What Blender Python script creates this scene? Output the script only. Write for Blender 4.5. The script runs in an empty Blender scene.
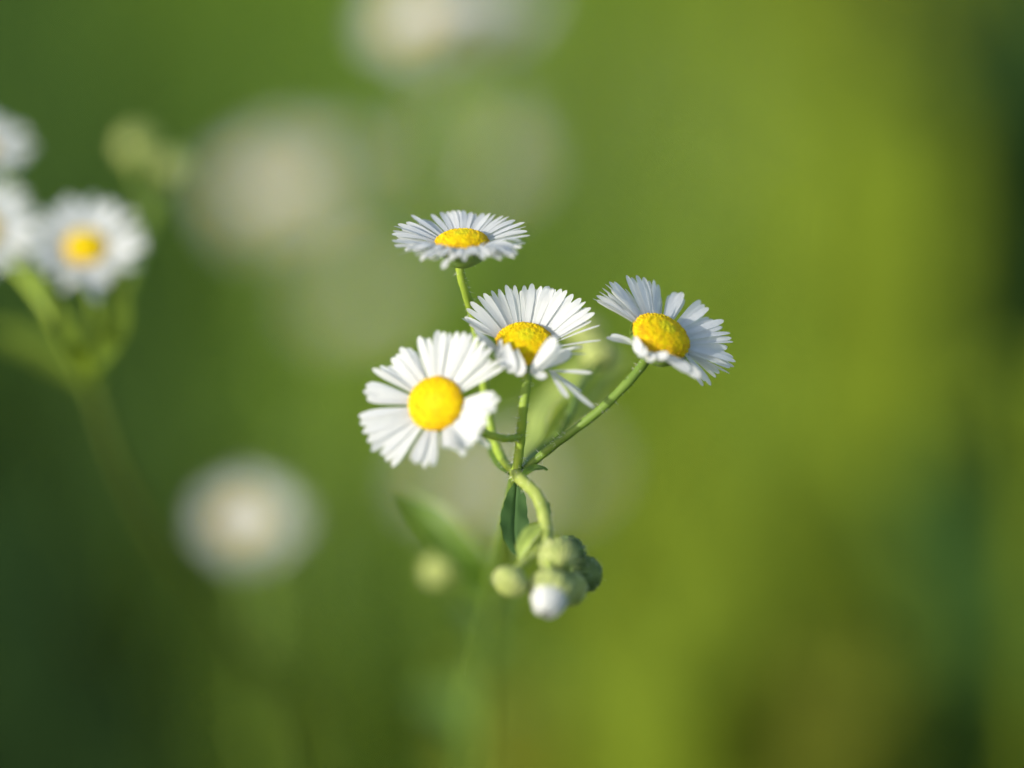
import bpy, math, random
import numpy as np
from mathutils import Vector, Matrix, Quaternion

R = math.radians
V = Vector
scene = bpy.context.scene
COL = scene.collection
MM = 0.001
rnd = random.Random(7)

# ------------------------------------------------------------------ camera
PITCH = R(22.0)
CAM = V((0.0, 0.0, 0.62))
D0 = 0.42
FPX = 60.0 / 17.3 * 1024.0
cd = bpy.data.cameras.new('camera')
cam = bpy.data.objects.new('camera', cd)
COL.objects.link(cam)
cam.location = CAM
cam.rotation_euler = (math.pi / 2 - PITCH, 0, 0)
cd.sensor_fit = 'HORIZONTAL'
cd.sensor_width = 17.3
cd.lens = 60.0
cd.clip_start = 0.01
cd.clip_end = 400.0
cd.dof.use_dof = True
cd.dof.focus_distance = D0 + 0.004
cd.dof.aperture_fstop = 1.9
scene.camera = cam

RT = V((1, 0, 0))
FW = V((0, math.cos(PITCH), -math.sin(PITCH)))
UP = V((0, math.sin(PITCH), math.cos(PITCH)))

def at(px, py, d=0.0, depth=None):
    """world point seen at pixel px,py; d = metres behind the focus plane"""
    z = (D0 + d) if depth is None else depth
    return CAM + FW * z + RT * ((px - 512) / FPX * z) + UP * ((384 - py) / FPX * z)

def camdir(x, y, z):
    """direction given as image right, image up, toward the camera"""
    return (RT * x + UP * y - FW * z).normalized()

def proj(p):
    q = p - CAM
    z = q.dot(FW)
    return 512 + q.dot(RT) / z * FPX, 384 - q.dot(UP) / z * FPX

# ------------------------------------------------------------------ world and sun
SUN_DIR = camdir(-0.74, 0.125, 0.62)          # toward the sun
w = bpy.data.worlds.new('World')
scene.world = w
w.use_nodes = True
nt = w.node_tree
sky = nt.nodes.new('ShaderNodeTexSky')
sky.sky_type = 'NISHITA'
sky.sun_disc = False
sky.sun_elevation = math.asin(SUN_DIR.z)
sky.sun_rotation = math.atan2(SUN_DIR.x, SUN_DIR.y)
sky.air_density = 1.0
sky.dust_density = 1.5
bg = nt.nodes['Background']
bg.inputs['Strength'].default_value = 0.15
nt.links.new(sky.outputs[0], bg.inputs[0])
sd = bpy.data.lights.new('sun', 'SUN')
sd.energy = 3.3
sd.angle = R(0.6)
sd.color = (1.0, 0.955, 0.87)
sun = bpy.data.objects.new('sun', sd)
COL.objects.link(sun)
sun.rotation_euler = SUN_DIR.to_track_quat('Z', 'Y').to_euler()
scene.view_settings.view_transform = 'Standard'
scene.view_settings.look = 'None'
scene.view_settings.exposure = 0.58
scene.view_settings.gamma = 1.0
scene.cycles.use_denoising = True
scene.cycles.max_bounces = 10
scene.cycles.transmission_bounces = 8
scene.cycles.sample_clamp_indirect = 6

# ------------------------------------------------------------------ materials
def leafy(name, col, col2=None, trans=0.35, tcol=None, rough=0.5, scale=400, spec=0.3, detail=3.0, stretch=None, bump=0.0):
    m = bpy.data.materials.new(name)
    m.use_nodes = True
    n, l = m.node_tree.nodes, m.node_tree.links
    p = n['Principled BSDF']
    out = n['Material Output']
    p.inputs['Roughness'].default_value = rough
    p.inputs['Specular IOR Level'].default_value = spec
    col2 = col2 or tuple(c * 0.75 for c in col)
    tcn = n.new('ShaderNodeTexCoord')
    mp = n.new('ShaderNodeMapping')
    if stretch: mp.inputs['Scale'].default_value = stretch
    l.new(tcn.outputs['Object'], mp.inputs['Vector'])
    nz = n.new('ShaderNodeTexNoise')
    nz.inputs['Scale'].default_value = scale
    nz.inputs['Detail'].default_value = detail
    l.new(mp.outputs[0], nz.inputs['Vector'])
    rp = n.new('ShaderNodeValToRGB')
    rp.color_ramp.elements[0].position = 0.35
    rp.color_ramp.elements[1].position = 0.65
    rp.color_ramp.elements[0].color = (*col2, 1)
    rp.color_ramp.elements[1].color = (*col, 1)
    l.new(nz.outputs['Fac'], rp.inputs['Fac'])
    l.new(rp.outputs[0], p.inputs['Base Color'])
    if bump:
        b = n.new('ShaderNodeBump')
        b.inputs['Strength'].default_value = bump
        b.inputs['Distance'].default_value = 0.0002
        l.new(nz.outputs['Fac'], b.inputs['Height'])
        l.new(b.outputs[0], p.inputs['Normal'])
    if trans > 0:
        tr = n.new('ShaderNodeBsdfTranslucent')
        mx = n.new('ShaderNodeMixShader')
        mx.inputs[0].default_value = trans
        if tcol:
            tr.inputs['Color'].default_value = (*tcol, 1)
        else:
            l.new(rp.outputs[0], tr.inputs['Color'])
        l.new(p.outputs[0], mx.inputs[1])
        l.new(tr.outputs[0], mx.inputs[2])
        l.new(mx.outputs[0], out.inputs['Surface'])
    return m

M = dict(
    petal=leafy('petal_white', (0.82, 0.83, 0.82), (0.77, 0.78, 0.785), 0.5, (0.82, 0.84, 0.82), rough=0.55, scale=900, spec=0.25),
    disc=leafy('disc_yellow', (0.82, 0.64, 0.004), (0.76, 0.50, 0.004), 0.12, (0.9, 0.6, 0.01), rough=0.65, scale=1200, spec=0.12),
    disc_rim=leafy('disc_gold', (0.78, 0.50, 0.006), (0.62, 0.38, 0.01), 0.12, (0.8, 0.45, 0.01), rough=0.65, scale=1200, spec=0.12),
    disc_eye=leafy('disc_greenish', (0.74, 0.66, 0.01), (0.66, 0.56, 0.01), 0.12, (0.8, 0.6, 0.01), rough=0.65, scale=1200, spec=0.12),
    stem=leafy('stem_green', (0.36, 0.48, 0.06), (0.27, 0.39, 0.05), 0.18, rough=0.5, scale=300, stretch=(3, 3, 0.3), bump=0.3),
    stem_pale=leafy('stem_yellow_green', (0.36, 0.43, 0.10), (0.27, 0.35, 0.07), 0.2, rough=0.5, scale=300, stretch=(3, 3, 0.4), bump=0.3),
    stem_dark=leafy('stem_dark_green', (0.19, 0.29, 0.045), (0.14, 0.23, 0.035), 0.15, rough=0.5, scale=300, bump=0.3),
    cup=leafy('involucre_green', (0.22, 0.33, 0.06), (0.13, 0.22, 0.05), 0.2, rough=0.6, scale=700, bump=0.4),
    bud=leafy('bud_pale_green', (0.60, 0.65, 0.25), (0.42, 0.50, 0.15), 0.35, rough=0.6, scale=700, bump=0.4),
    bud_shade=leafy('bud_shade_green', (0.26, 0.36, 0.12), (0.15, 0.23, 0.07), 0.25, rough=0.6, scale=700, bump=0.4),  # darker copy of bud: shade on the right-hand buds is put into the colour
    hair=leafy('hair_white', (0.75, 0.78, 0.68), (0.7, 0.74, 0.6), 0.4, rough=0.4, scale=500),
    leaf=leafy('leaf_green', (0.14, 0.23, 0.03), (0.10, 0.18, 0.03), 0.4, (0.24, 0.40, 0.03), rough=0.45, scale=250, bump=0.4),
    leaf_pale=leafy('leaf_pale_green', (0.44, 0.54, 0.14), (0.36, 0.47, 0.11), 0.4, (0.6, 0.7, 0.10), rough=0.5, scale=250, bump=0.3),
    stem_olive=leafy('stem_olive_green', (0.09, 0.13, 0.02), (0.07, 0.10, 0.02), 0.1, rough=0.8, spec=0.05, scale=250),
    leaf_olive=leafy('leaf_olive_green', (0.13, 0.19, 0.02), (0.10, 0.15, 0.02), 0.4, (0.2, 0.28, 0.02), rough=0.7, spec=0.08, scale=250),
    leaf_blue=leafy('leaf_dark_green', (0.085, 0.16, 0.055), (0.055, 0.12, 0.04), 0.3, (0.18, 0.34, 0.04), rough=0.6, spec=0.12, scale=250, bump=0.4),
)

# ------------------------------------------------------------------ mesh helpers
class MB:
    def __init__(s): s.v = []; s.f = []; s.m = []
    def grid(s, rows, mi=0, close=False):
        b = len(s.v); n = len(rows[0])
        for r_ in rows: s.v.extend(tuple(p) for p in r_)
        for i in range(len(rows) - 1):
            for j in range(n if close else n - 1):
                k = (j + 1) % n
                s.f.append((b + i*n + j, b + i*n + k, b + (i+1)*n + k, b + (i+1)*n + j)); s.m.append(mi)
    def cap(s, ring_start, n, mi=0, flip=False):
        idx = list(range(ring_start, ring_start + n))
        s.f.append(tuple(idx[::-1] if flip else idx)); s.m.append(mi)
    def tube(s, pts, radii, sides=10, mi=0, ridges=0.0, capped=True):
        pts = [V(p) for p in pts]
        t0 = (pts[1] - pts[0]).normalized()
        a = t0.orthogonal().normalized()
        rows = []
        for i, p in enumerate(pts):
            t = (pts[min(i+1, len(pts)-1)] - pts[max(i-1, 0)]).normalized()
            a = (a - t * a.dot(t)).normalized(); b = t.cross(a)
            row = []
            for k in range(sides):
                an = 2 * math.pi * k / sides
                rr = radii[i] * (1 + (ridges if k % 2 else 0))
                row.append(p + (a * math.cos(an) + b * math.sin(an)) * rr)
            rows.append(row)
        st = len(s.v)
        s.grid(rows, mi, close=True)
        if capped:
            s.cap(st, sides, mi, True); s.cap(st + (len(pts)-1)*sides, sides, mi)
    def spike(s, p, d, L, r, mi=0):
        d = d.normalized(); a = d.orthogonal().normalized(); b = d.cross(a)
        i = len(s.v)
        for k in range(3):
            an = 2.094 * k
            s.v.append(tuple(p + (a*math.cos(an) + b*math.sin(an)) * r))
        s.v.append(tuple(p + d * L))
        for k in range(3): s.f.append((i+k, i+(k+1) % 3, i+3)); s.m.append(mi)
    def build(s, name, mats, parent=None, smooth=True, loc=None):
        me = bpy.data.meshes.new(name)
        vs = s.v
        if loc is not None: vs = [(x-loc[0], y-loc[1], z-loc[2]) for x, y, z in vs]
        me.from_pydata(vs, [], s.f)
        if not isinstance(mats, (list, tuple)): mats = [mats]
        for m in mats: me.materials.append(m)
        me.polygons.foreach_set('material_index', s.m)
        me.polygons.foreach_set('use_smooth', [smooth] * len(s.f))
        me.update()
        o = bpy.data.objects.new(name, me); COL.objects.link(o)
        if loc is not None: o.location = loc
        if parent: attach(o, parent)
        return o

def attach(o, parent):
    """parent while keeping the world place (only translations/rotations without scale are used)"""
    o.parent = parent
    o.matrix_parent_inverse = world(parent).inverted()

def world(o):
    m = o.matrix_basis.copy()
    if o.parent: m = world(o.parent) @ o.matrix_parent_inverse @ m
    return m

def empty(name, loc, parent=None):
    o = bpy.data.objects.new(name, None); COL.objects.link(o)
    o.location = loc; o.empty_display_size = 0.01
    if parent: attach(o, parent)
    return o

def tag(o, label=None, cat=None, group=None, kind=None):
    if label: o['label'] = label
    if cat: o['category'] = cat
    if group: o['group'] = group
    if kind: o['kind'] = kind
    return o

def spline(pts, n=24):
    """Catmull-Rom through the points"""
    P = [V(p) for p in pts]
    P = [P[0]*2 - P[1]] + P + [P[-1]*2 - P[-2]]
    out = []
    segs = len(P) - 3
    for k in range(n + 1):
        u = k / n * segs; i = min(int(u), segs - 1); t = u - i
        a, b, c, d = P[i:i+4]
        out.append(0.5 * ((2*b) + (c-a)*t + (2*a-5*b+4*c-d)*t*t + (3*b-a-3*c+d)*t**3))
    return out

def stem_mesh(pts, r0, r1, hairs=0, n=30, hl=0.7*MM, sides=12, mb=None):
    q = spline(pts, n)
    rad = [r0 + (r1 - r0) * i / n for i in range(n + 1)]
    mb = mb or MB()
    mb.tube(q, [x * (1 + 0.06*math.sin(i*1.7)) for i, x in enumerate(rad)], sides, 0, ridges=0.10)
    for _ in range(hairs):
        u = rnd.random() * (n - 1); i = int(u)
        p = q[i].lerp(q[i+1], u - i); t = (q[i+1] - q[i]).normalized()
        a = t.orthogonal().normalized(); a.rotate(Quaternion(t, rnd.random()*6.283))
        mb.spike(p + a * rad[i]*0.9, a + t*rnd.uniform(-0.5, 0.5), hl * rnd.uniform(0.5, 1.3), 0.034*MM, 1)
    return mb

# ------------------------------------------------------------------ petals / flower heads
def petal(mb, p0, p2, nrm, width, bulge=0.6*MM, roll=0.0, mi=0, notch=0.3):
    """one ray floret: narrow strap from p0 to p2, arched toward nrm, shallow grooves along it"""
    L = (p2 - p0).length
    p1 = (p0 + p2) * 0.5 + nrm * bulge
    prof = ((0, .45), (.12, .55), (.3, .72), (.5, .90), (.65, 1.0), (.78, .97), (.88, .82), (.95, .6), (1.0, .3))
    rows = []
    for t, wf in prof:
        c = p0*(1-t)**2 + p1*2*t*(1-t) + p2*t*t
        tan = ((p1-p0)*(1-t) + (p2-p1)*t).normalized()
        side = tan.cross(nrm).normalized()
        side.rotate(Quaternion(tan, roll * (0.4 + 0.6*t)))
        up = side.cross(tan).normalized()
        row = []
        for u, h in ((-1, .06), (-.6, .0), (-.3, .05), (0, -.02), (.3, .05), (.6, .0), (1, .06)):
            q = c + side * (u * wf * width * 0.5) + up * (h * width * 0.55)
            if t == 1.0: q -= tan * (notch * width * 0.35 * (abs(u)**2 * 1.2 + (0.6 if abs(u) < .1 else 0)))
            row.append(q)
        rows.append(row)
    mb.grid(rows, mi)

def disc_mesh(r, h, seed=1, n=380, fl=.74):
    """domed cushion of small tubular florets, local axis z"""
    rr = random.Random(seed)
    mb = MB()
    rows = []
    for i in range(9):
        a = i / 8 * math.pi / 2
        rad = max(r * 0.94 * math.cos(math.pi/2 - a), 1e-6); z = h * 0.92 * math.sin(math.pi/2 - a)
        rows.append([V((rad*math.cos(k*math.pi/12), rad*math.sin(k*math.pi/12), z)) for k in range(24)])
    mb.grid(rows, 1, close=True)
    for k in range(n):
        q = math.sqrt((k + .5) / n); an = k * 2.39996
        x, y = r*q*math.cos(an)*0.97, r*q*math.sin(an)*0.97
        z = h * math.sqrt(max(0.0, 1 - q*q*0.96))
        nd = V((x/r/r, y/r/r, z/h/h * 0.8 + 1e-3/r)).normalized()
        s = r * 0.078 * rr.uniform(0.8, 1.2) * fl
        base = V((x, y, z)) - nd * s
        tall = s * (0.75 + (0.3 if q > .62 else 0.0)) * rr.uniform(.8, 1.2)
        a = nd.orthogonal().normalized(); b = nd.cross(a)
        ring = []
        for lvl, rad in ((0, .8), (tall*.6, 1.0), (tall, .95), (tall*1.12, .5), (tall*1.05, .12)):
            ring.append([base + nd*lvl + (a*math.cos(j*1.0472) + b*math.sin(j*1.0472))*rad*s for j in range(6)])
        mb.grid(ring, (1 if (q > .78 and rr.random() < .6) or rr.random() < .04 else (2 if q < .3 else 0)), close=True)
    return mb

def cup_mesh(r, h, n=26, hairs=60, seed=3):
    """green cup of narrow bracts below the flower, local axis z (cup hangs to -z)"""
    rr = random.Random(seed); mb = MB()
    prof = [(0.16, -1.0), (0.45, -.92), (0.72, -.7), (.88, -.4), (.93, -.1), (.86, .0)]
    mb.grid([[V((r*a*math.cos(k*.3927), r*a*math.sin(k*.3927), h*z)) for k in range(16)] for a, z in prof], 0, close=True)
    for k in range(n):
        an = 6.283*k/n + rr.uniform(-.05, .05)
        d = V((math.cos(an), math.sin(an), 0)); sd_ = V((-d.y, d.x, 0))
        rows = []
        for t in (0, .25, .5, .75, 1.0):
            ra = r*(.3 + .72*math.sin(t*1.45)) + .08*MM; z = h*(-.98 + 1.12*t)
            wv = r*.14*(1 - t**2.5*.95)
            rows.append([d*ra - sd_*wv + V((0, 0, z)), d*(ra+.06*MM) + V((0, 0, z)), d*ra + sd_*wv + V((0, 0, z))])
        mb.grid(rows, 0)
    for _ in range(hairs):
        an = rr.random()*6.283; t = rr.random()
        ra = r*(.25 + .72*math.sin(t*1.45)); d = V((math.cos(an), math.sin(an), 0))
        mb.spike(d*ra + V((0, 0, h*(-.98+1.0*t))), d + V((0, 0, -.3+rr.uniform(-.4, .4))), rr.uniform(.4, 1.0)*MM, .022*MM, 1)
    return mb

def basis(n):
    z = n.normalized(); x = (RT - z*RT.dot(z)).normalized(); y = z.cross(x)
    return Matrix((x, y, z)).transposed()

def local_copy(mb, M3, c):
    o = MB(); o.f = mb.f; o.m = mb.m
    o.v = [tuple(M3 @ V(p) + c) for p in mb.v]
    return o

def solve_tip(c, M3, px, py, L0, e0, sL=0.9*MM, se=0.22):
    """azimuth, length and lift of the petal whose tip is seen at px,py, close to the usual length and lift"""
    def pos(a, L, e):
        return c + M3 @ V((math.cos(a)*math.cos(e), math.sin(a)*math.cos(e), math.sin(e))) * L
    best = None
    for s in range(16):
        x = np.array([s/16*6.283, L0, e0])
        def res(x):
            u, v = proj(pos(*x))
            return np.array([(u-px)/1.2, (v-py)/1.2, (x[1]-L0)/sL, (x[2]-e0)/se])
        sc = np.array([1.0, MM, 1.0])
        for _ in range(14):
            f = res(x); J = np.zeros((4, 3))
            for k in range(3):
                y = x.copy(); y[k] += 1e-3*sc[k]; J[:, k] = (res(y) - f)/1e-3
            st = np.linalg.solve(J.T @ J + 0.02*np.eye(3), -J.T @ f)
            st = np.clip(st, -.5, .5)
            x = x + st*sc
        f = res(x); cost = float(f @ f)
        if best is None or cost < best[0] - 1e-6: best = (cost, x)
    return best[1]

def hero_head(plant, c, n, tips, rdisc, hdisc, L0, e0, label, seed, width=1.15*MM, extra=(), gap_fill=0, se=0.22, e_fill=None, sL=.9*MM, tuck=2):
    rr = random.Random(seed)
    h = empty('flower_head', c, plant)
    h['label'] = label
    M3 = basis(n); nz = n.normalized()
    mb = MB()
    for tp in tips:
        px, py = tp[0], tp[1]
        wd = (tp[2] if len(tp) > 2 else 1.0) * width * rr.uniform(.9, 1.1)
        a, L, e = solve_tip(c, M3, px, py, L0, e0, sL=sL, se=se)
        dirv = M3 @ V((math.cos(a), math.sin(a), 0))
        tip = c + (dirv*math.cos(e) + nz*math.sin(e)) * L
        p0 = c + dirv*rdisc*.86 + nz*rr.uniform(-.25, .1)*MM
        petal(mb, p0, tip, nz, wd, bulge=rr.uniform(.1, .6)*MM, roll=rr.uniform(-.45, .45))
        for q_ in (range(tuck) if (len(tp) < 3 or tp[2] > .85) else ()):           # slightly shorter rays tucked below
            a2 = a + (-1, 1)[q_]*rr.uniform(.04, .10); L2 = L*rr.uniform(.9, .99); e2 = e - rr.uniform(.02, .08)
            d2 = M3 @ V((math.cos(a2), math.sin(a2), 0))
            petal(mb, c + d2*rdisc*.86 - nz*.3*MM, c + (d2*math.cos(e2) + nz*math.sin(e2))*L2, nz, wd*.85, bulge=rr.uniform(.1, .5)*MM, roll=rr.uniform(-.5, .5))
    for k in range(gap_fill):
        a = 6.283*k/gap_fill + rr.uniform(-.1, .1); e = (e0 if e_fill is None else e_fill) + rr.uniform(-.12, .05); L = L0*rr.uniform(.72, .9)
        dirv = M3 @ V((math.cos(a), math.sin(a), 0))
        tip = c + (dirv*math.cos(e) + nz*math.sin(e)) * L
        petal(mb, c + dirv*rdisc*.8 - nz*.35*MM, tip, nz, width*.9, bulge=.2*MM, roll=rr.uniform(-.4, .4))
    for (b0, b1, wd, bul, rl, nn) in extra:     # folded or drooping petals given by their two ends
        petal(mb, b0, b1, nn, wd, bulge=bul, roll=rl)
    mb.build('petals', M['petal'], h, loc=c)
    local_copy(disc_mesh(rdisc, hdisc, seed), M3, c).build('disc', [M['disc'], M['disc_rim'], M['disc_eye']], h, loc=c)
    local_copy(cup_mesh(rdisc*.98, 2.4*MM, seed=seed), M3, c - nz*.35*MM).build('involucre', [M['cup'], M['hair']], h, loc=c)
    return h

def c2(ox, oy, pts):
    """tips read off an enlarged crop of the photograph (x4.65)"""
    s = 220/1024
    return [(ox + p[0]*s, oy + p[1]*s) + tuple(p[2:]) for p in pts]

# ------------------------------------------------------------------ leaves and buds
def leaf_mesh(pts, nrm, width, fold=.25, n=18, mb=None, mi=0, wavy=.06, peak=.5):
    q = spline(pts, n); mb = mb or MB(); rows = []
    for i, c in enumerate(q):
        t = i/n
        tan = (q[min(i+1, n)] - q[max(i-1, 0)]).normalized()
        side = tan.cross(nrm).normalized(); up = side.cross(tan)
        u = t/peak*.5 if t < peak else .5 + (t-peak)/(1-peak)*.5
        wf = max(.04, math.sin(math.pi*min(u*.96+.03, 1))**.8)
        row = []
        for s in (-1, -.66, -.33, -.08, 0, .08, .33, .66, 1):
            hgt = fold*abs(s)*width*.5*wf + wavy*width*math.sin(t*17+s*2)*abs(s) - (0.04*width if s == 0 else 0)
            row.append(c + side*(s*width*.5*wf*(1+.05*math.sin(i*2.3+s))) + up*hgt)
        rows.append(row)
    mb.grid(rows, mi)
    return mb

def bud(parent, c, axis, r, L, mats, white=0.0, hairs=160, seed=1, label=None):
    """unopened head: cup of pointed bracts closing round the tip; axis points to the tip"""
    rr = random.Random(seed); z = axis.normalized(); x = z.orthogonal().normalized(); y = z.cross(x)
    mb = MB(); N = 16
    def prof(t): return r*max(0.0, math.sin(math.pi*min(1, .06+.94*t)))**.62
    mb.grid([[c + z*(L*(t-.5)) + (x*math.cos(k*6.283/N) + y*math.sin(k*6.283/N))*prof(t)*.94 for k in range(N)] for t in [i/10 for i in range(11)]], 0, close=True)
    for ring, (t0, t1, nb) in enumerate(((.0, .72, 13), (.05, 1.0, 15))):
        for k in range(nb):
            an = 6.283*(k + ring*.5)/nb; d = x*math.cos(an) + y*math.sin(an); s_ = z.cross(d)
            rows = []
            for i in range(8):
                u = i/7; t = t0 + (t1-t0)*u
                ra = prof(t)*1.0 + (.12 + (.26 - .12*ring)*u)*MM; wv = r*.27*(1-u**1.8)
                p = c + z*(L*(t-.5)) + d*ra
                rows.append([p - s_*wv - d*.10*MM, p + d*.12*MM, p + s_*wv - d*.10*MM])
            mb.grid(rows, 0)
    for _ in range(hairs):
        t = rr.random()*.9; an = rr.random()*6.283; d = x*math.cos(an) + y*math.sin(an)
        mb.spike(c + z*(L*(t-.5)) + d*prof(t), d + z*rr.uniform(-.2, .6), rr.uniform(.4, 1.0)*MM, .024*MM, 1)
    b = mb.build('bud', [mats, M['hair']], parent, loc=c)
    if label: b['label'] = label
    if white > 0:
        wb = MB()
        for ring in range(3):
            nb = (22, 16, 9)[ring]
            for k in range(nb):
                an = 6.283*k/nb + ring*.3; d = x*math.cos(an) + y*math.sin(an)
                p0 = c + z*(L*.06) + d*r*(.86 - .2*ring)
                p2 = c + z*(L*.5 + white*rr.uniform(.7, 1.1)) + d*r*(.34 - .12*ring)
                petal(wb, p0, p2, (d + z*.4).normalized(), .8*MM, bulge=r*.42, roll=rr.uniform(-.3, .3))
        wb.build('petals', M['petal'], b, loc=c)
    return b

# ================================================================== SETTING: ground and meadow
def ground_mat():
    m = bpy.data.materials.new('meadow_soil'); m.use_nodes = True
    n, l = m.node_tree.nodes, m.node_tree.links; p = n['Principled BSDF']
    p.inputs['Roughness'].default_value = .95
    tc = n.new('ShaderNodeTexCoord'); nz = n.new('ShaderNodeTexNoise'); nz.inputs['Scale'].default_value = 9; nz.inputs['Detail'].default_value = 8
    rp = n.new('ShaderNodeValToRGB'); e = rp.color_ramp.elements
    e[0].position = .32; e[0].color = (.035, .028, .014, 1); e[1].position = .7; e[1].color = (.10, .16, .03, 1)
    k = e.new(.5); k.color = (.05, .085, .022, 1)
    l.new(tc.outputs['Object'], nz.inputs['Vector']); l.new(nz.outputs['Fac'], rp.inputs['Fac']); l.new(rp.outputs[0], p.inputs['Base Color'])
    b = n.new('ShaderNodeBump'); b.inputs['Strength'].default_value = .6; b.inputs['Distance'].default_value = .02
    l.new(nz.outputs['Fac'], b.inputs['Height']); l.new(b.outputs[0], p.inputs['Normal'])
    return m

def gh(x, y):
    return .012*math.sin(x*3.1+.4)*math.cos(y*2.3) + .006*math.sin(x*9+y*7)
g = MB()
xs = [-180, -60, -20, -8, -4] + [i*.12 for i in range(-25, 26)] + [4, 8, 20, 60, 180]
ys = [-120, -40, -12, -4, -2] + [i*.12 for i in range(-10, 50)] + [8, 12, 25, 60, 180]
g.grid([[V((x, y, gh(x, y) if abs(x) <= 3.1 and -1.3 < y < 6 else 0)) for x in xs] for y in ys])
tag(g.build('ground', ground_mat()), 'dark soil of the meadow under the grass', 'ground', kind='structure')

# grass: patches of differently coloured grass ('dark' has shade in its colour), each patch an ellipse on the ground (x, y, rx, ry)
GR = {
    'dark':   leafy('grass_dark_shade', (.035, .075, .02), (.025, .055, .015), .3, scale=30, rough=.6),  # shade over the dim parts of the meadow, put into the leaf colour
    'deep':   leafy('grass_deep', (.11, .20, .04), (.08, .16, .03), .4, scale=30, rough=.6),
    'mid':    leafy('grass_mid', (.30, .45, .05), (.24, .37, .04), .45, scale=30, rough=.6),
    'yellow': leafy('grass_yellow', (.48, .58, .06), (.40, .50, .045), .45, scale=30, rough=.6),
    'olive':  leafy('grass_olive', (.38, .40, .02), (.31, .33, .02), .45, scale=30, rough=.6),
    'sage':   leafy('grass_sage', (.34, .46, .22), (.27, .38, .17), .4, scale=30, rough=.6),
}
for m_ in GR.values(): m_.node_tree.nodes['Principled BSDF'].inputs['Specular IOR Level'].default_value = .08
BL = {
    'dark':   leafy('broad_dark_shade', (.018, .042, .010), (.013, .03, .008), .25, scale=30, rough=.8, spec=.05),  # blades coloured near black in place of the lower left shade
    'deep':   leafy('broad_deep_shade', (.05, .105, .02), (.038, .085, .016), .3, scale=30, rough=.8, spec=.05),  # shade along the right edge painted as darker blades
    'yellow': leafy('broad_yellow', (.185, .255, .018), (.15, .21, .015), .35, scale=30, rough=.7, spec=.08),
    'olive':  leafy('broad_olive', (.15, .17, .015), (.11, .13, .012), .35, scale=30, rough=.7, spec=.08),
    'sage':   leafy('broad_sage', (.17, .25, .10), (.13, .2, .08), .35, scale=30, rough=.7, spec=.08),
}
# anchors: (x, y, radius, kind); the nearest (weighted) anchor decides what grows at a spot
def gp(px, py, z=.12):
    """spot on the meadow (height z) that lies in the direction of px,py"""
    d = (at(px, py, depth=1.0) - CAM); s = (CAM.z - z)/-d.z
    q = CAM + d*s
    return q.x, q.y
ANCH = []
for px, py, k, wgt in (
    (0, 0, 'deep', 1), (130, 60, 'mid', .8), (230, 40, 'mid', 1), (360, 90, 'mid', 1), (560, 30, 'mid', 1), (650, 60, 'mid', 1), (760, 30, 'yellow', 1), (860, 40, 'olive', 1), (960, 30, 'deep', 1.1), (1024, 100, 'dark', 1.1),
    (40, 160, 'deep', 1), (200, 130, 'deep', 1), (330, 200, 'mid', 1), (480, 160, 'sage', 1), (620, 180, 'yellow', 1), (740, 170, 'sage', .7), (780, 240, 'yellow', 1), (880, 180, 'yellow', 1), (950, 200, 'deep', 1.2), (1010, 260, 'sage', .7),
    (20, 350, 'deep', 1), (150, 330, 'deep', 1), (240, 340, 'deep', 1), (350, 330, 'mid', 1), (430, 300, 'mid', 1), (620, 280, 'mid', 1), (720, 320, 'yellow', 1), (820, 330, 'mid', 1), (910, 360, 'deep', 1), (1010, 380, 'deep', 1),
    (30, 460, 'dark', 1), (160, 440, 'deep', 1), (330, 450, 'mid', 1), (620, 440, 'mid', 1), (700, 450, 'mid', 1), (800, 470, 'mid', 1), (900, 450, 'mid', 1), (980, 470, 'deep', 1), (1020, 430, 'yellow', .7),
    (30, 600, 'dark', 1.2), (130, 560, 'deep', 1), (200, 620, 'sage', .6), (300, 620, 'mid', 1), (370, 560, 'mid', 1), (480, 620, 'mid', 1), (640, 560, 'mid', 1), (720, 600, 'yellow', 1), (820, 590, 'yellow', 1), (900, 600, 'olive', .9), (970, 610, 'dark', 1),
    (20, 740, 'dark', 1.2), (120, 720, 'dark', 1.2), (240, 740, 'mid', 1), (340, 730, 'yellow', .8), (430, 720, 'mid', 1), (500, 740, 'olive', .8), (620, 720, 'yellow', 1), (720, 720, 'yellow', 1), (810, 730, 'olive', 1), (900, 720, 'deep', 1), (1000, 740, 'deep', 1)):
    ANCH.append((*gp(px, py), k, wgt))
AX = np.array([(a[0]/.045, a[1]/.17) for a in ANCH]); AWT = np.array([a[3] for a in ANCH])

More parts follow.
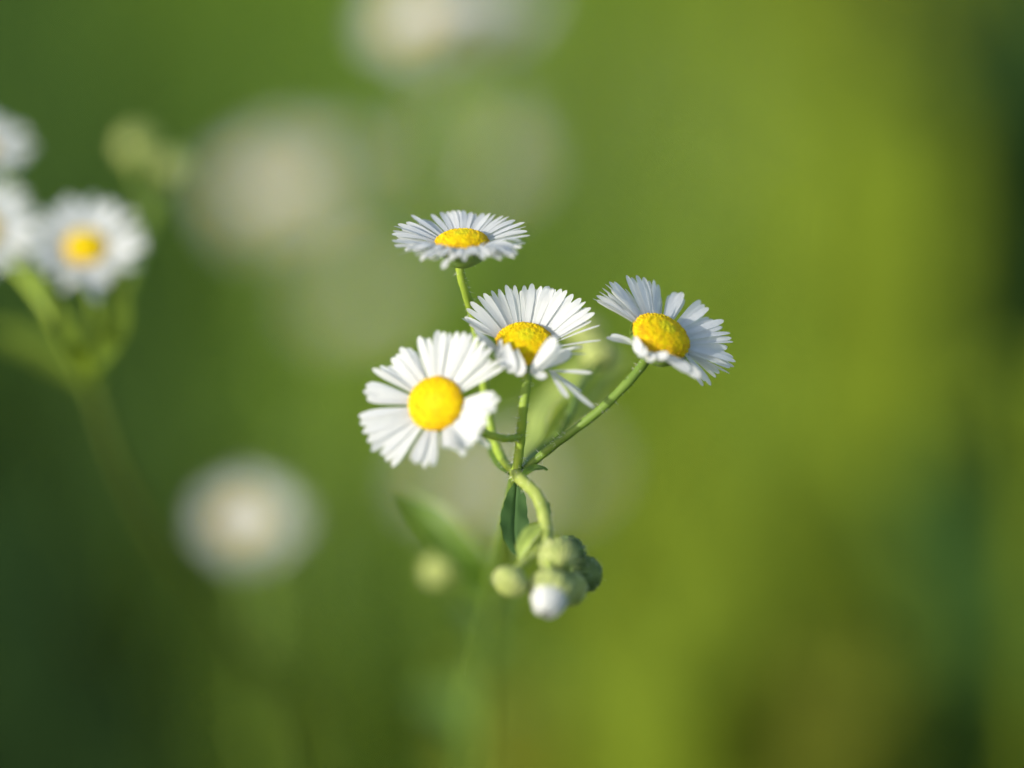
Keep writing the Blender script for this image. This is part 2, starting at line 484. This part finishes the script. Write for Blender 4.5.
def blade(mb, x, y, h, wd, lean, az, mi=0):
    ca, sa = math.cos(az), math.sin(az)
    px_, py_ = -sa, ca
    rows = []
    z0 = gh(x, y) - .004
    for t in (0, .3, .6, .85, 1.0):
        off = lean*h*t*t; zz = z0 + h*t*(1 - .28*lean*t)
        ww = wd*.5*(1 - t**2.2*.93)*(0.75+.25*min(1, t*4))
        cx, cy = x + ca*off, y + sa*off
        rows.append([V((cx - px_*ww, cy - py_*ww, zz)), V((cx + ca*ww*.35, cy + sa*ww*.35, zz)), V((cx + px_*ww, cy + py_*ww, zz))])
    mb.grid(rows, mi)
gm = {k: MB() for k in GR}
r2 = random.Random(11)
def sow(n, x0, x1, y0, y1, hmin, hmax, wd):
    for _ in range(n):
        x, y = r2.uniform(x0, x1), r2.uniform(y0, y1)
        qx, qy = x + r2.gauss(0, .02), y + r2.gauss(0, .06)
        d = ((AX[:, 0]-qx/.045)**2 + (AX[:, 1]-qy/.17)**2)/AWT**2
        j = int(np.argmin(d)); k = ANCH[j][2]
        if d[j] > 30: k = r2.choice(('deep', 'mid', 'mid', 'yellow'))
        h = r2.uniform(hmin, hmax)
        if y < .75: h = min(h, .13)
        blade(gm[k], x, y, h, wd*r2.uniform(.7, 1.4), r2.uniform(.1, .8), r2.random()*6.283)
sow(16000, -.55, .55, .75, 2.6, .08, .24, .006)
sow(5000, -1.4, 1.4, .1, 3.2, .06, .20, .007)
sow(6000, -3.0, 3.0, -1.0, 5.8, .08, .22, .012)
GL = {'dark': 'grass at the left and far right of the meadow, shade put into its very dark green', 'deep': 'deep green grass growing across the left side of the meadow',
      'mid': 'fresh mid green grass filling the middle of the meadow', 'yellow': 'bright yellow green grass in a broad band on the right',
      'olive': 'olive yellow ripening grass along the right band', 'sage': 'pale greyish green grass scattered behind the flowers'}
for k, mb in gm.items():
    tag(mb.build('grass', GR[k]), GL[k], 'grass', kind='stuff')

# tufts of broad tall grass standing in the meadow: blades through (x, y, depth) points, all rooted together
def tuft(label, mat, blades, wd, spread=.02):
    rr = random.Random(len(label))
    mids = [at(b[0], b[1], depth=b[2]) for b in blades]
    cen = sum(mids, V((0, 0, 0)))/len(mids)
    rt = empty('grass_tuft', (cen.x, cen.y, gh(cen.x, cen.y)))
    tag(rt, label, 'grass tuft', 'tufts of broad grass in the meadow')
    for b in blades:
        for k in range(3):
            j = lambda q: V((rr.gauss(0, q), rr.gauss(0, q), rr.gauss(0, q*.6)))
            p1, p2 = at(b[0], b[1], depth=b[2]) + j(.006), at(b[3], b[4], depth=b[5]) + j(.014)
            p0 = rt.location + V((rr.uniform(-spread, spread), rr.uniform(-spread, spread), -.01))
            leaf_mesh([p0, p1, p1.lerp(p2, .55) + V((0, 0, .006)), p2], camdir(rr.uniform(-.4, .1), .4, .8), wd*rr.uniform(.7, 1.2), fold=.2, n=14, peak=.55).build('blade', BL[mat], rt)
    return rt
tuft('bright yellow green tuft leaning across the upper right', 'yellow', [(880, 250, 1.0, 740, -30, 1.15), (900, 300, 1.0, 800, 20, 1.1), (860, 260, 1.05, 830, 60, 1.1)], .018)
tuft('bright green tuft below and right of the rightmost daisy', 'yellow', [(700, 760, .9, 660, 600, .95), (620, 770, .95, 590, 620, 1.0), (740, 720, .95, 700, 480, 1.0), (800, 740, .95, 780, 520, 1.0), (660, 740, 1.0, 640, 540, 1.05)], .018)
tuft('dark green tuft at the lower right edge', 'deep', [(960, 720, .9, 950, 500, .95), (1000, 700, .9, 990, 480, .95), (1030, 740, .9, 1020, 520, .95)], .022)
tuft('dark green tuft at the upper right edge', 'deep', [(980, 240, 1.1, 960, 0, 1.2), (1020, 260, 1.1, 1000, 20, 1.2), (1040, 200, 1.1, 1030, 10, 1.2)], .022)
tuft('pale green tuft cut by the right edge', 'yellow', [(1040, 470, .75, 1000, 370, .8)], .006)
tuft('very dark tuft in the lower left corner', 'dark', [(50, 740, .95, 20, 520, 1.0), (100, 790, .95, 60, 640, 1.0), (0, 740, .95, -20, 480, 1.0), (150, 800, 1.12, 120, 640, 1.18)], .022)
tuft('yellow green tuft at the bottom left of the centre', 'yellow', [(290, 770, 1.05, 240, 720, 1.1), (340, 780, 1.05, 390, 700, 1.1)], .014)
tuft('olive tuft at the bottom edge right of centre', 'olive', [(815, 790, .85, 805, 640, .9), (780, 790, .9, 770, 670, .95)], .016)
tuft('olive tuft at the bottom edge under the buds', 'olive', [(500, 790, .8, 490, 690, .85)], .008)

# ================================================================== MAIN PLANT
plant = empty('fleabane_plant', (at(470, 768, .15).x, at(470, 768, .15).y, 0))
tag(plant, 'sharp white fleabane in the centre with four open daisies and nodding buds', 'flower')

NODE = at(516, 474, .004)
# --- front left head
cFL = at(436, 404, -.004)
nFL = camdir(-.20, .26, .94)
tFL = c2(340, 310, [(118, 348, 1.1), (106, 378, 1.2), (122, 412, 1.1), (150, 272, .9), (224, 262), (240, 222, 1.1), (280, 172, 1.1), (302, 176), (338, 190, .8),
    (368, 120, 1.1), (412, 128, .8), (455, 92, 1.1), (485, 98), (512, 104), (548, 98, .9), (582, 100), (612, 108), (645, 122, 1.1), (676, 146), (706, 176), (742, 235, .8), (768, 262, .8),
    (722, 392), (744, 415, 1.2), (728, 450), (694, 488), (688, 530), (662, 560), (642, 600), (612, 640), (585, 672), (545, 650), (512, 640),
    (432, 728, 1.1), (392, 736, 1.1), (352, 716), (330, 700, .8), (242, 732), (212, 705, 1.1), (188, 676), (142, 658), (124, 615, 1.1), (102, 572, 1.1), (90, 530, 1.2), (84, 495, 1.1), (262, 205, 1), (250, 725, .8), (700, 640, .6)])
hero_head(plant, cFL, nFL, tFL, 3.45*MM, 1.35*MM, 8.2*MM, .16, 'lowest left open daisy facing the camera, yellow disc fully visible', 21, width=.95*MM, tuck=1)
# --- centre head
cC = at(525, 346, .001)
nC = camdir(.06, .74, .67)
tC = c2(340, 190, [(565, 596, .8), (588, 552), (606, 520), (640, 492), (668, 480), (704, 466), (738, 460), (772, 440), (812, 442, .8), (858, 442), (895, 434, 1.1), (936, 446), (962, 446), (985, 456)]) \
   + c2(540, 250, [(42, 166), (100, 180, 1.1), (125, 186), (155, 204, 1.1), (192, 224), (214, 240), (238, 268), (256, 292, 1.1), (250, 300, .7), (280, 350, .3), (286, 420, .35), (200, 450, .5), (215, 485, .5), (60, 175)]) \
   + [(470, 322), (474, 330), (478, 340, .9), (490, 352, .9), (466, 318), (500, 365)]
exC = [
    (at(531, 371, -.0032), at(557, 338, -.0062), 1.7*MM, .3*MM, .15, camdir(-.3, .5, .8)),
    (at(536, 372, -.003), at(562, 345, -.005), 1.5*MM, .2*MM, -.1, camdir(-.2, .5, .8)),
    (at(541, 369, -.002), at(572, 352, -.003), 1.5*MM, .2*MM, .2, camdir(-.1, .6, .8)),
    (at(515, 350, -.003), at(522, 376, -.005), 1.6*MM, .5*MM, .1, camdir(-.3, .3, .9)),
    (at(507, 344, -.003), at(513, 373, -.005), 1.5*MM, .5*MM, -.2, camdir(-.5, .3, .8)),
    (at(500, 340, -.002), at(503, 366, -.004), 1.4*MM, .4*MM, .2, camdir(-.6, .3, .7)),
    (at(530, 372, -.003), at(546, 378, -.005), 1.1*MM, .2*MM, .4, camdir(0, .8, .6)),
    (at(548, 371, -.001), at(592, 373, -.003), .55*MM, .2*MM, .3, camdir(0, .8, .6)),
    (at(550, 371, -.001), at(568, 398, -.004), .7*MM, -.2*MM, .3, camdir(.3, .5, .8)),
    (at(552, 371, -.001), at(594, 408, -.004), .7*MM, -.3*MM, .1, camdir(.3, .6, .7)),
    (at(552, 371, -.001), at(582, 392, -.001), .6*MM, -.1*MM, -.3, camdir(.2, .6, .7)),
]
hero_head(plant, cC, nC, tC, 3.65*MM, 2.0*MM, 8.2*MM, .2, 'middle open daisy with petals folded over its yellow disc', 22, width=.84*MM, extra=exC)
# --- top head
cT = at(462, 244, .002)
nT = camdir(-.02, .93, .36)
tT = c2(340, 190, [(240, 206), (250, 168), (268, 158), (240, 236), (256, 266, .8), (266, 304, .55), (330, 115), (308, 150), (342, 128), (382, 136), (425, 112), (436, 124), (470, 102), (500, 100), (524, 95), (548, 94), (576, 94), (610, 104), (628, 110),
    (668, 108), (698, 108), (722, 114), (760, 120), (788, 124), (816, 140), (842, 150), (860, 150), (866, 170), (884, 212, .8), (872, 192, .8), (862, 240), (845, 268), (830, 294), (814, 318, .6), (752, 326, .6), (800, 300),
    (290, 240), (310, 270), (350, 300), (400, 314)])
exT = []
for k in range(24):
    u = k/23; a = math.pi*(1.14 + .72*u)
    dv = basis(nT) @ V((math.cos(a), math.sin(a), 0))
    b0 = cT + dv*3.2*MM + nT*.35*MM
    Lp = rnd.uniform(3.9, 4.9)*MM; el = rnd.uniform(-.05, .25) + (.15 if .3 < u < .4 else 0)
    
    exT.append((b0, b0 + (dv*math.cos(el) + nT*math.sin(el))*Lp, .85*MM, rnd.uniform(.7, 1.5)*MM, rnd.uniform(-.3, .3), nT))
exT.append((at(449, 258, -.004), at(443, 269, -.006), .9*MM, .4*MM, .3, camdir(0, .9, .4)))
hero_head(plant, cT, nT, tT, 3.35*MM, 1.6*MM, 8.1*MM, .13, 'topmost open daisy seen nearly side on above its upright stalk', 23, width=.8*MM, extra=exT, se=.12)
# --- right head
cR = at(660, 339, .001)
nR = camdir(.40, .70, .58)
tR = c2(540, 250, [(245, 226), (262, 212), (276, 194), (288, 176), (303, 158), (322, 146), (345, 146), (362, 170, .8), (394, 178, .7), (402, 116), (426, 126), (450, 116, 1.1), (482, 126), (508, 142), (530, 138), (556, 212, .8),
    (604, 212), (632, 196, 1.2), (662, 196, 1.1), (748, 234, 1.1), (766, 254), (784, 268), (806, 324), (838, 334), (856, 328, .9), (850, 358), (886, 386), (892, 410), (900, 428, 1.1),
    (862, 476), (900, 500, 1.1), (912, 520, 1.2), (905, 544, 1.1), (836, 574), (820, 590, .8), (796, 630), (770, 610)])
exR = [
    (at(634, 345, .001), at(606, 338, 0), 1.0*MM, .3*MM, .3, camdir(-.2, .6, .7)),
    (at(636, 343, .001), at(610, 336, .001), .9*MM, .2*MM, -.3, camdir(-.2, .6, .7)),
    (at(650, 356, -.003), at(668, 357, -.0055), 1.3*MM, .3*MM, .3, camdir(0, .6, .8)),
    (at(644, 352, -.002), at(654, 361, -.005), 1.2*MM, .5*MM, .2, camdir(-.2, .5, .8)),
    (at(638, 342, -.001), at(645, 357, -.005), 1.3*MM, .5*MM, -.2, camdir(-.5, .4, .8)),
    (at(634, 336, -.000), at(641, 352, -.004), 1.4*MM, .6*MM, .2, camdir(-.6, .4, .7)),
    (at(662, 356, -.003), at(690, 372, -.004), 1.4*MM, .6*MM, 0, camdir(0, .6, .8)),
    (at(668, 356, -.002), at(700, 378, -.004), 1.3*MM, .6*MM, .2, camdir(.1, .6, .8)),
]
hero_head(plant, cR, nR, tR, 3.8*MM, 2.2*MM, 8.4*MM, -.22, 'right hand open daisy tilted away on a long slanting stalk, bluish shaded petals', 24, width=.9*MM, extra=exR, se=.35, sL=1.6*MM, tuck=1)

def stalk(pts, r0, r1, mat, hairs=60, name='flower_stalk', parent=None, **k):
    q = [V(p) for p in pts]
    return stem_mesh(q, r0, r1, hairs, **k).build(name, [M[mat], M['hair']], parent or plant, loc=q[0])
# flower stalks
stalk([NODE, at(520, 445, .003), at(523, 410, .001), at(527, 378, .001), cC - nC*2.2*MM], .56*MM, .46*MM, 'stem', 90)
stalk([at(519, 437, .002), at(505, 438, .0), at(484, 433, -.001), at(462, 420, -.001), cFL - nFL*2.4*MM], .42*MM, .5*MM, 'stem', 50)
stalk([NODE, at(500, 455, .010), at(489, 420, .013), at(482, 370, .012), at(474, 320, .009), at(465, 290, .005), at(460, 270, .003), cT - nT*2.0*MM], .5*MM, .48*MM, 'stem', 110)
stalk([NODE + V((0, 0, -.4*MM)), at(538, 458, .004), at(566, 436, .002), at(600, 410, .001), at(632, 378, .001), cR - nR*2.2*MM], .46*MM, .55*MM, 'stem_dark', 90)
stalk([NODE, at(534, 455, .012), at(556, 437, .014), at(570, 415, .016), at(579, 388, .022), at(598, 362, .030)], .45*MM, .4*MM, 'stem_dark', 20)
# half-hidden unopened heads behind the middle and right daisies
bud(plant, at(600, 352, .032), camdir(.2, .9, .2), 2.1*MM, 4.2*MM, M['bud'], seed=31)
bud(plant, at(585, 330, .045), camdir(-.1, .9, .1), 2.1*MM, 4.2*MM, M['bud'], seed=32)
stalk([at(579, 388, .022), at(584, 360, .036), at(585, 338, .045)], .35*MM, .3*MM, 'stem_pale', 0)
leaf_mesh([at(522, 470, .012), at(540, 430, .026), at(560, 395, .036), at(590, 352, .042)], camdir(-.5, .1, .8), 6.5*MM).build('leaf', M['leaf_pale'], plant)
leaf_mesh([at(526, 474, .014), at(556, 438, .030), at(590, 400, .04), at(630, 352, .048)], camdir(-.4, .4, .8), 4.5*MM).build('leaf', M['leaf_pale'], plant)
leaf_mesh([at(514, 476, .005), at(500, 462, .010), at(492, 444, .015), at(487, 420, .02)], camdir(-.3, .2, .9), 1.6*MM).build('leaf', M['leaf'], plant)
# main stem running down and away to the ground
base = V((plant.location.x, plant.location.y, -.01))
stalk([NODE, at(512, 494, .012), at(505, 530, .026), at(494, 590, .052), at(482, 680, .09), at(474, 780, .13), (at(474, 780, .13)+base)*.5 + V((-.004, 0, 0)), base], .7*MM, 1.3*MM, 'stem_dark', 60, name='stem', n=60, hl=.9*MM)
# nodding stalk of the bud cluster
stalk([NODE, at(524, 482, .000), at(536, 494, -.002), at(543, 510, -.003), at(546, 530, -.004), at(546, 546, -.005)], .75*MM, .72*MM, 'stem_pale', 90, name='bud_stalk')
stalk([at(545, 534, -.004), at(536, 552, -.006), at(520, 566, -.008), at(511, 576, -.009)], .5*MM, .5*MM, 'stem_pale', 25, name='bud_stalk')
stalk([at(546, 540, -.005), at(552, 548, -.006), at(557, 552, -.007)], .5*MM, .5*MM, 'stem_pale', 10, name='bud_stalk')
stalk([at(546, 542, -.005), at(549, 560, -.008), at(550, 578, -.009)], .5*MM, .5*MM, 'stem_pale', 10, name='bud_stalk')
stalk([at(546, 540, -.005), at(565, 548, -.001), at(583, 566, .001)], .45*MM, .45*MM, 'stem_dark', 10, name='bud_stalk')
bud(plant, at(558, 557, -.007), camdir(.15, -.35, .9), 2.05*MM, 3.6*MM, M['bud'], seed=1)
bud(plant, at(551, 590, -.009), camdir(-.18, -.72, .66), 2.4*MM, 4.6*MM, M['bud'], white=1.3*MM, seed=2, label='largest nodding bud with white petals pushing out of its tip')
bud(plant, at(510, 582, -.010), camdir(-.5, -.75, .3), 1.75*MM, 3.3*MM, M['bud'], seed=3, label='leftmost small round nodding bud')
bud(plant, at(586, 574, -.001), camdir(.75, .1, .6), 1.8*MM, 4.2*MM, M['bud_shade'], seed=4, label='bud at the right of the cluster, shade put into its dark green')
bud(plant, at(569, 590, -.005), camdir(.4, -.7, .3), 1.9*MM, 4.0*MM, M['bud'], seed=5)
bud(plant, at(570, 553, .000), camdir(.4, .2, .5), 1.8*MM, 3.6*MM, M['bud_shade'], seed=6)
# small leaves round the buds
leaf_mesh([at(517, 481, .003), at(515, 505, .003), at(514, 532, .001), at(518, 557, -.001)], camdir(.25, .1, .9), 3.5*MM, fold=.14, peak=.6).build('leaf', M['leaf_blue'], plant)
leaf_mesh([at(520, 478, .0), at(530, 470, .001), at(540, 468, .003), at(548, 470, .004)], camdir(0, .6, .8), 1.1*MM, fold=.3).build('leaf', M['leaf'], plant)
leaf_mesh([at(545, 524, -.004), at(533, 532, -.005), at(524, 544, -.006), at(519, 560, -.006)], camdir(-.3, .2, .9), 1.9*MM, fold=.3).build('leaf', M['leaf_pale'], plant)
leaf_mesh([at(542, 500, -.002), at(547, 506, -.001), at(551, 514, 0)], camdir(.7, .2, .5), 1.0*MM, fold=.3).build('leaf', M['leaf_blue'], plant)
# lower side shoot: dark leaf and a small yellowish bud, left of the stem
leaf_mesh([at(492, 604, .057), at(470, 566, .05), at(440, 528, .050), at(404, 492, .054)], camdir(.1, .2, .95), 4.6*MM, fold=.3, peak=.62).build('leaf', M['leaf'], plant)
stalk([at(489, 620, .064), at(470, 604, .058), at(448, 584, .052)], .5*MM, .45*MM, 'stem', 0, name='bud_stalk')
bud(plant, at(440, 569, .053), camdir(-.2, .6, .6), 2.3*MM, 4.0*MM, M['bud'], seed=7, label='small yellowish bud low on the left of the stem')
for k, (x0, y0, d0, x1, y1, d1, wd) in enumerate(((484, 660, .081, 462, 600, .11, 5), (480, 700, .098, 500, 640, .12, 5), (476, 760, .122, 420, 700, .15, 7), (484, 650, .077, 520, 600, .10, 4))):
    p, q = at(x0, y0, d0), at(x1, y1, d1)
    leaf_mesh([p, p.lerp(q, .5) + V((0, 0, .004)), q, q + (q-p)*.4 - V((0, 0, .006))], camdir(0, .5, .8), wd*MM, fold=.3).build('leaf', M['leaf'], plant)

# ================================================================== NEIGHBOURING PLANTS
def generic_head(seed):
    rr = random.Random(seed); mb = MB(); n = 46
    for k in range(n):
        if rr.random() < .08: continue
        a = 6.283*k/n + rr.uniform(-.05, .05); e = rr.uniform(.02, .3); L = rr.uniform(7.2, 8.6)*MM
        d = V((math.cos(a), math.sin(a), 0)); z = V((0, 0, 1))
        petal(mb, d*2.6*MM, (d*math.cos(e) + z*math.sin(e))*L, z, 1.2*MM, bulge=.4*MM, roll=rr.uniform(-.4, .4))
    return mb, disc_mesh(3.0*MM, 1.5*MM, seed, n=90, fl=1.4), cup_mesh(3.0*MM, 2.4*MM, hairs=0)
protos = []
for s in (41, 42, 43):
    a, b, c = generic_head(s)
    oa, ob, oc = a.build('petals', M['petal']), b.build('disc', [M['disc'], M['disc_rim'], M['disc_eye']]), c.build('involucre', [M['cup'], M['hair']])
    protos.append([o.data for o in (oa, ob, oc)])
    for o in (oa, ob, oc): bpy.data.objects.remove(o)
def head(parent, c, n, i=0, scale=1.0, label=None):
    h = bpy.data.objects.new('flower_head', None); COL.objects.link(h); h.empty_display_size = .01
    h.matrix_basis = Matrix.Translation(c) @ basis(n).to_4x4() @ Matrix.Scale(scale, 4)
    attach(h, parent)
    if label: h['label'] = label
    for nm, me in zip(('petals', 'disc', 'involucre'), protos[i % 3]):
        o = bpy.data.objects.new(nm, me); COL.objects.link(o); o.parent = h
    return h

GRP = 'blurred fleabane plants around the sharp one'
# ---- plant at the left edge
lb = at(420, 900, .30)
lp = empty('fleabane_plant', (lb.x, lb.y, 0))
tag(lp, 'blurred fleabane at the left edge with three white daisies and two yellowish buds', 'flower', GRP)
jn = at(92, 385, .075)
head(lp, at(86, 248, .054), camdir(.05, .58, .80), 0, .98, 'nearest blurred daisy with its orange yellow disc')
head(lp, at(-20, 230, .058), camdir(.2, .5, .85), 1, .98)
head(lp, at(-24, 152, .066), camdir(.1, .8, .55), 2, 1.0)
bud(lp, at(138, 145, .10), camdir(-.1, .95, .1), 2.4*MM, 5*MM, M['bud'], seed=11, hairs=0)
bud(lp, at(174, 168, .085), camdir(.1, .95, .1), 2.4*MM, 5*MM, M['bud'], seed=12, hairs=0)
def lst(pts, r0, r1, mat='stem', nm='flower_stalk', par=lp): return stem_mesh(pts, r0, r1, 0).build(nm, [M[mat], M['hair']], par, loc=V(pts[0]))
lst([jn, at(98, 330, .066), at(92, 285, .060), at(86, 256, .058)], .7*MM, .6*MM)
lst([jn, at(60, 330, .05), at(25, 280, .052), at(-12, 240, .066)], .6*MM, .5*MM)
lst([jn, at(50, 310, .06), at(14, 220, .062), at(-2, 160, .070)], .6*MM, .5*MM)
lst([jn, at(125, 290, .066), at(150, 220, .08), at(172, 184, .085)], .6*MM, .5*MM)
lst([at(150, 220, .07), at(142, 185, .09), at(138, 160, .10)], .45*MM, .4*MM)
lst([jn, at(118, 460, .08), at(160, 540, .095), at(215, 605, .115), at(262, 670, .15), at(320, 760, .20), at(320, 760, .20).lerp(lp.location, .5), lp.location + V((0, 0, -.01))], 0.8*MM, 1.2*MM, 'stem_olive', 'stem')
petmb = MB(); petal(petmb, at(88, 272, .050), at(96, 303, .046), camdir(.5, 0, .8), 1.6*MM, bulge=.2*MM)
petmb.build('petal', M['petal'], lp)
for a_, b_, c_, wd, m_ in (((94, 372, .05), (116, 330, .046), (120, 272, .054), 3.4, 'leaf_olive'), ((96, 380, .05), (70, 340, .04), (52, 288, .055), 3.0, 'leaf_olive'), ((90, 388, .08), (40, 350, .09), (-20, 325, .10), 3.5, 'leaf_olive'),
                           ):
    leaf_mesh([at(*a_), at(*b_), at(*c_)], camdir(0, .3, .9), wd*MM, fold=.3).build('leaf', M[m_], lp)

# ---- blurred plants in the meadow behind: list of heads (px, py, depth, normal), label
def far_plant(heads, label, leaves=3, seed=0, mat='stem_dark', bx=0.0, by=0.05):
    rr = random.Random(seed)
    pts = [at(h[0], h[1], depth=h[2]) for h in heads]
    cen = sum(pts, V((0, 0, 0)))/len(pts)
    rt = empty('fleabane_plant', (cen.x + bx + rr.uniform(-.02, .02), cen.y + by + rr.uniform(.0, .04), gh(cen.x, cen.y)))
    tag(rt, label, 'flower', GRP)
    zt = min(p.z for p in pts)
    fork = V((cen.x, cen.y + .005, zt - .035))
    b = rt.location
    stem_mesh([b - V((0, 0, .01)), b.lerp(fork, .5) + V((rr.uniform(-.008, .008), 0, 0)), fork], 1.6*MM, 1.0*MM, 0).build('stem', [M[mat], M['hair']], rt, loc=V(b))
    for i, (p, h) in enumerate(zip(pts, heads)):
        n = camdir(*h[3]) if len(h) > 3 else camdir(rr.uniform(-.3, .3), .8, rr.uniform(.3, .8))
        head(rt, p, n, seed + i, h[4] if len(h) > 4 else 1.0)
        e = p - n*2.3*MM
        stem_mesh([fork, fork.lerp(e, .5) + V((0, 0, -.004)), e - n*4*MM, e], .7*MM, .55*MM, 0, n=16, sides=8).build('flower_stalk', [M[mat], M['hair']], rt, loc=fork)
    for k in range(leaves):
        t = (k+1)/(leaves+1)*.9; p = V(b).lerp(fork, t); a = k*2.4 + seed
        d = V((math.cos(a), math.sin(a), 0)); L = rr.uniform(.03, .05)*(1.2 - .5*t)
        leaf_mesh([p, p + d*L*.5 + V((0, 0, L*.35)), p + d*L + V((0, 0, L*.3))], V((0, 0, 1)), L*.24, fold=.3).build('leaf', M['leaf'], rt)
    return rt
F = (-.2, .7, .68)
G = (-.3, .5, .8)
K = (-.4, .66, .62)
far_plant([(412, 22, .64, K, 1.1), (452, 18, .65, K, 1.1), (488, 24, .66, K, 1.0), (435, 30, .68, K), (470, 10, .68, K), (505, 18, .68, K)], 'blurred pale fleabane cut by the top edge above the topmost daisy', seed=1, by=.1)
far_plant([(250, 190, .80, F), (305, 205, .82, F), (285, 172, .86, F), (335, 175, .88, F), (262, 212, .84, F)], 'blurred pale fleabane up left between the left edge daisies and topmost daisy', seed=2, by=.1)
far_plant([(495, 170, .88, F), (445, 150, .92, F), (475, 135, .95, F)], 'faint blurred fleabane just behind the topmost daisy', seed=3, by=.1)
far_plant([(375, 292, .92, F), (345, 300, .98, F)], 'faint tan blurred fleabane left of the topmost daisy stalk', seed=4, by=.1)
far_plant([(244, 520, .605, F, .95), (256, 530, .63, F, .95)], 'blurred round white fleabane alone in the lower left', seed=5, leaves=0, by=.16)
far_plant([(450, 482, .76, F), (500, 488, .80, F), (560, 472, .98, F)], 'blurred bluish white fleabane behind the forking of the stalks', seed=6, by=.14)
far_plant([(165, 615, 1.3, F)], 'faint greyish fleabane low in the dark left corner grass', seed=7)
far_plant([(392, 690, 1.2, F)], 'faint fleabane near the bottom edge left of centre', seed=8)
far_plant([(1010, 300, 1.35)], 'faint bluish fleabane cut by the right edge', seed=9)
far_plant([(135, 752, 1.2)], 'brownish faint fleabane at the bottom left edge', seed=10)
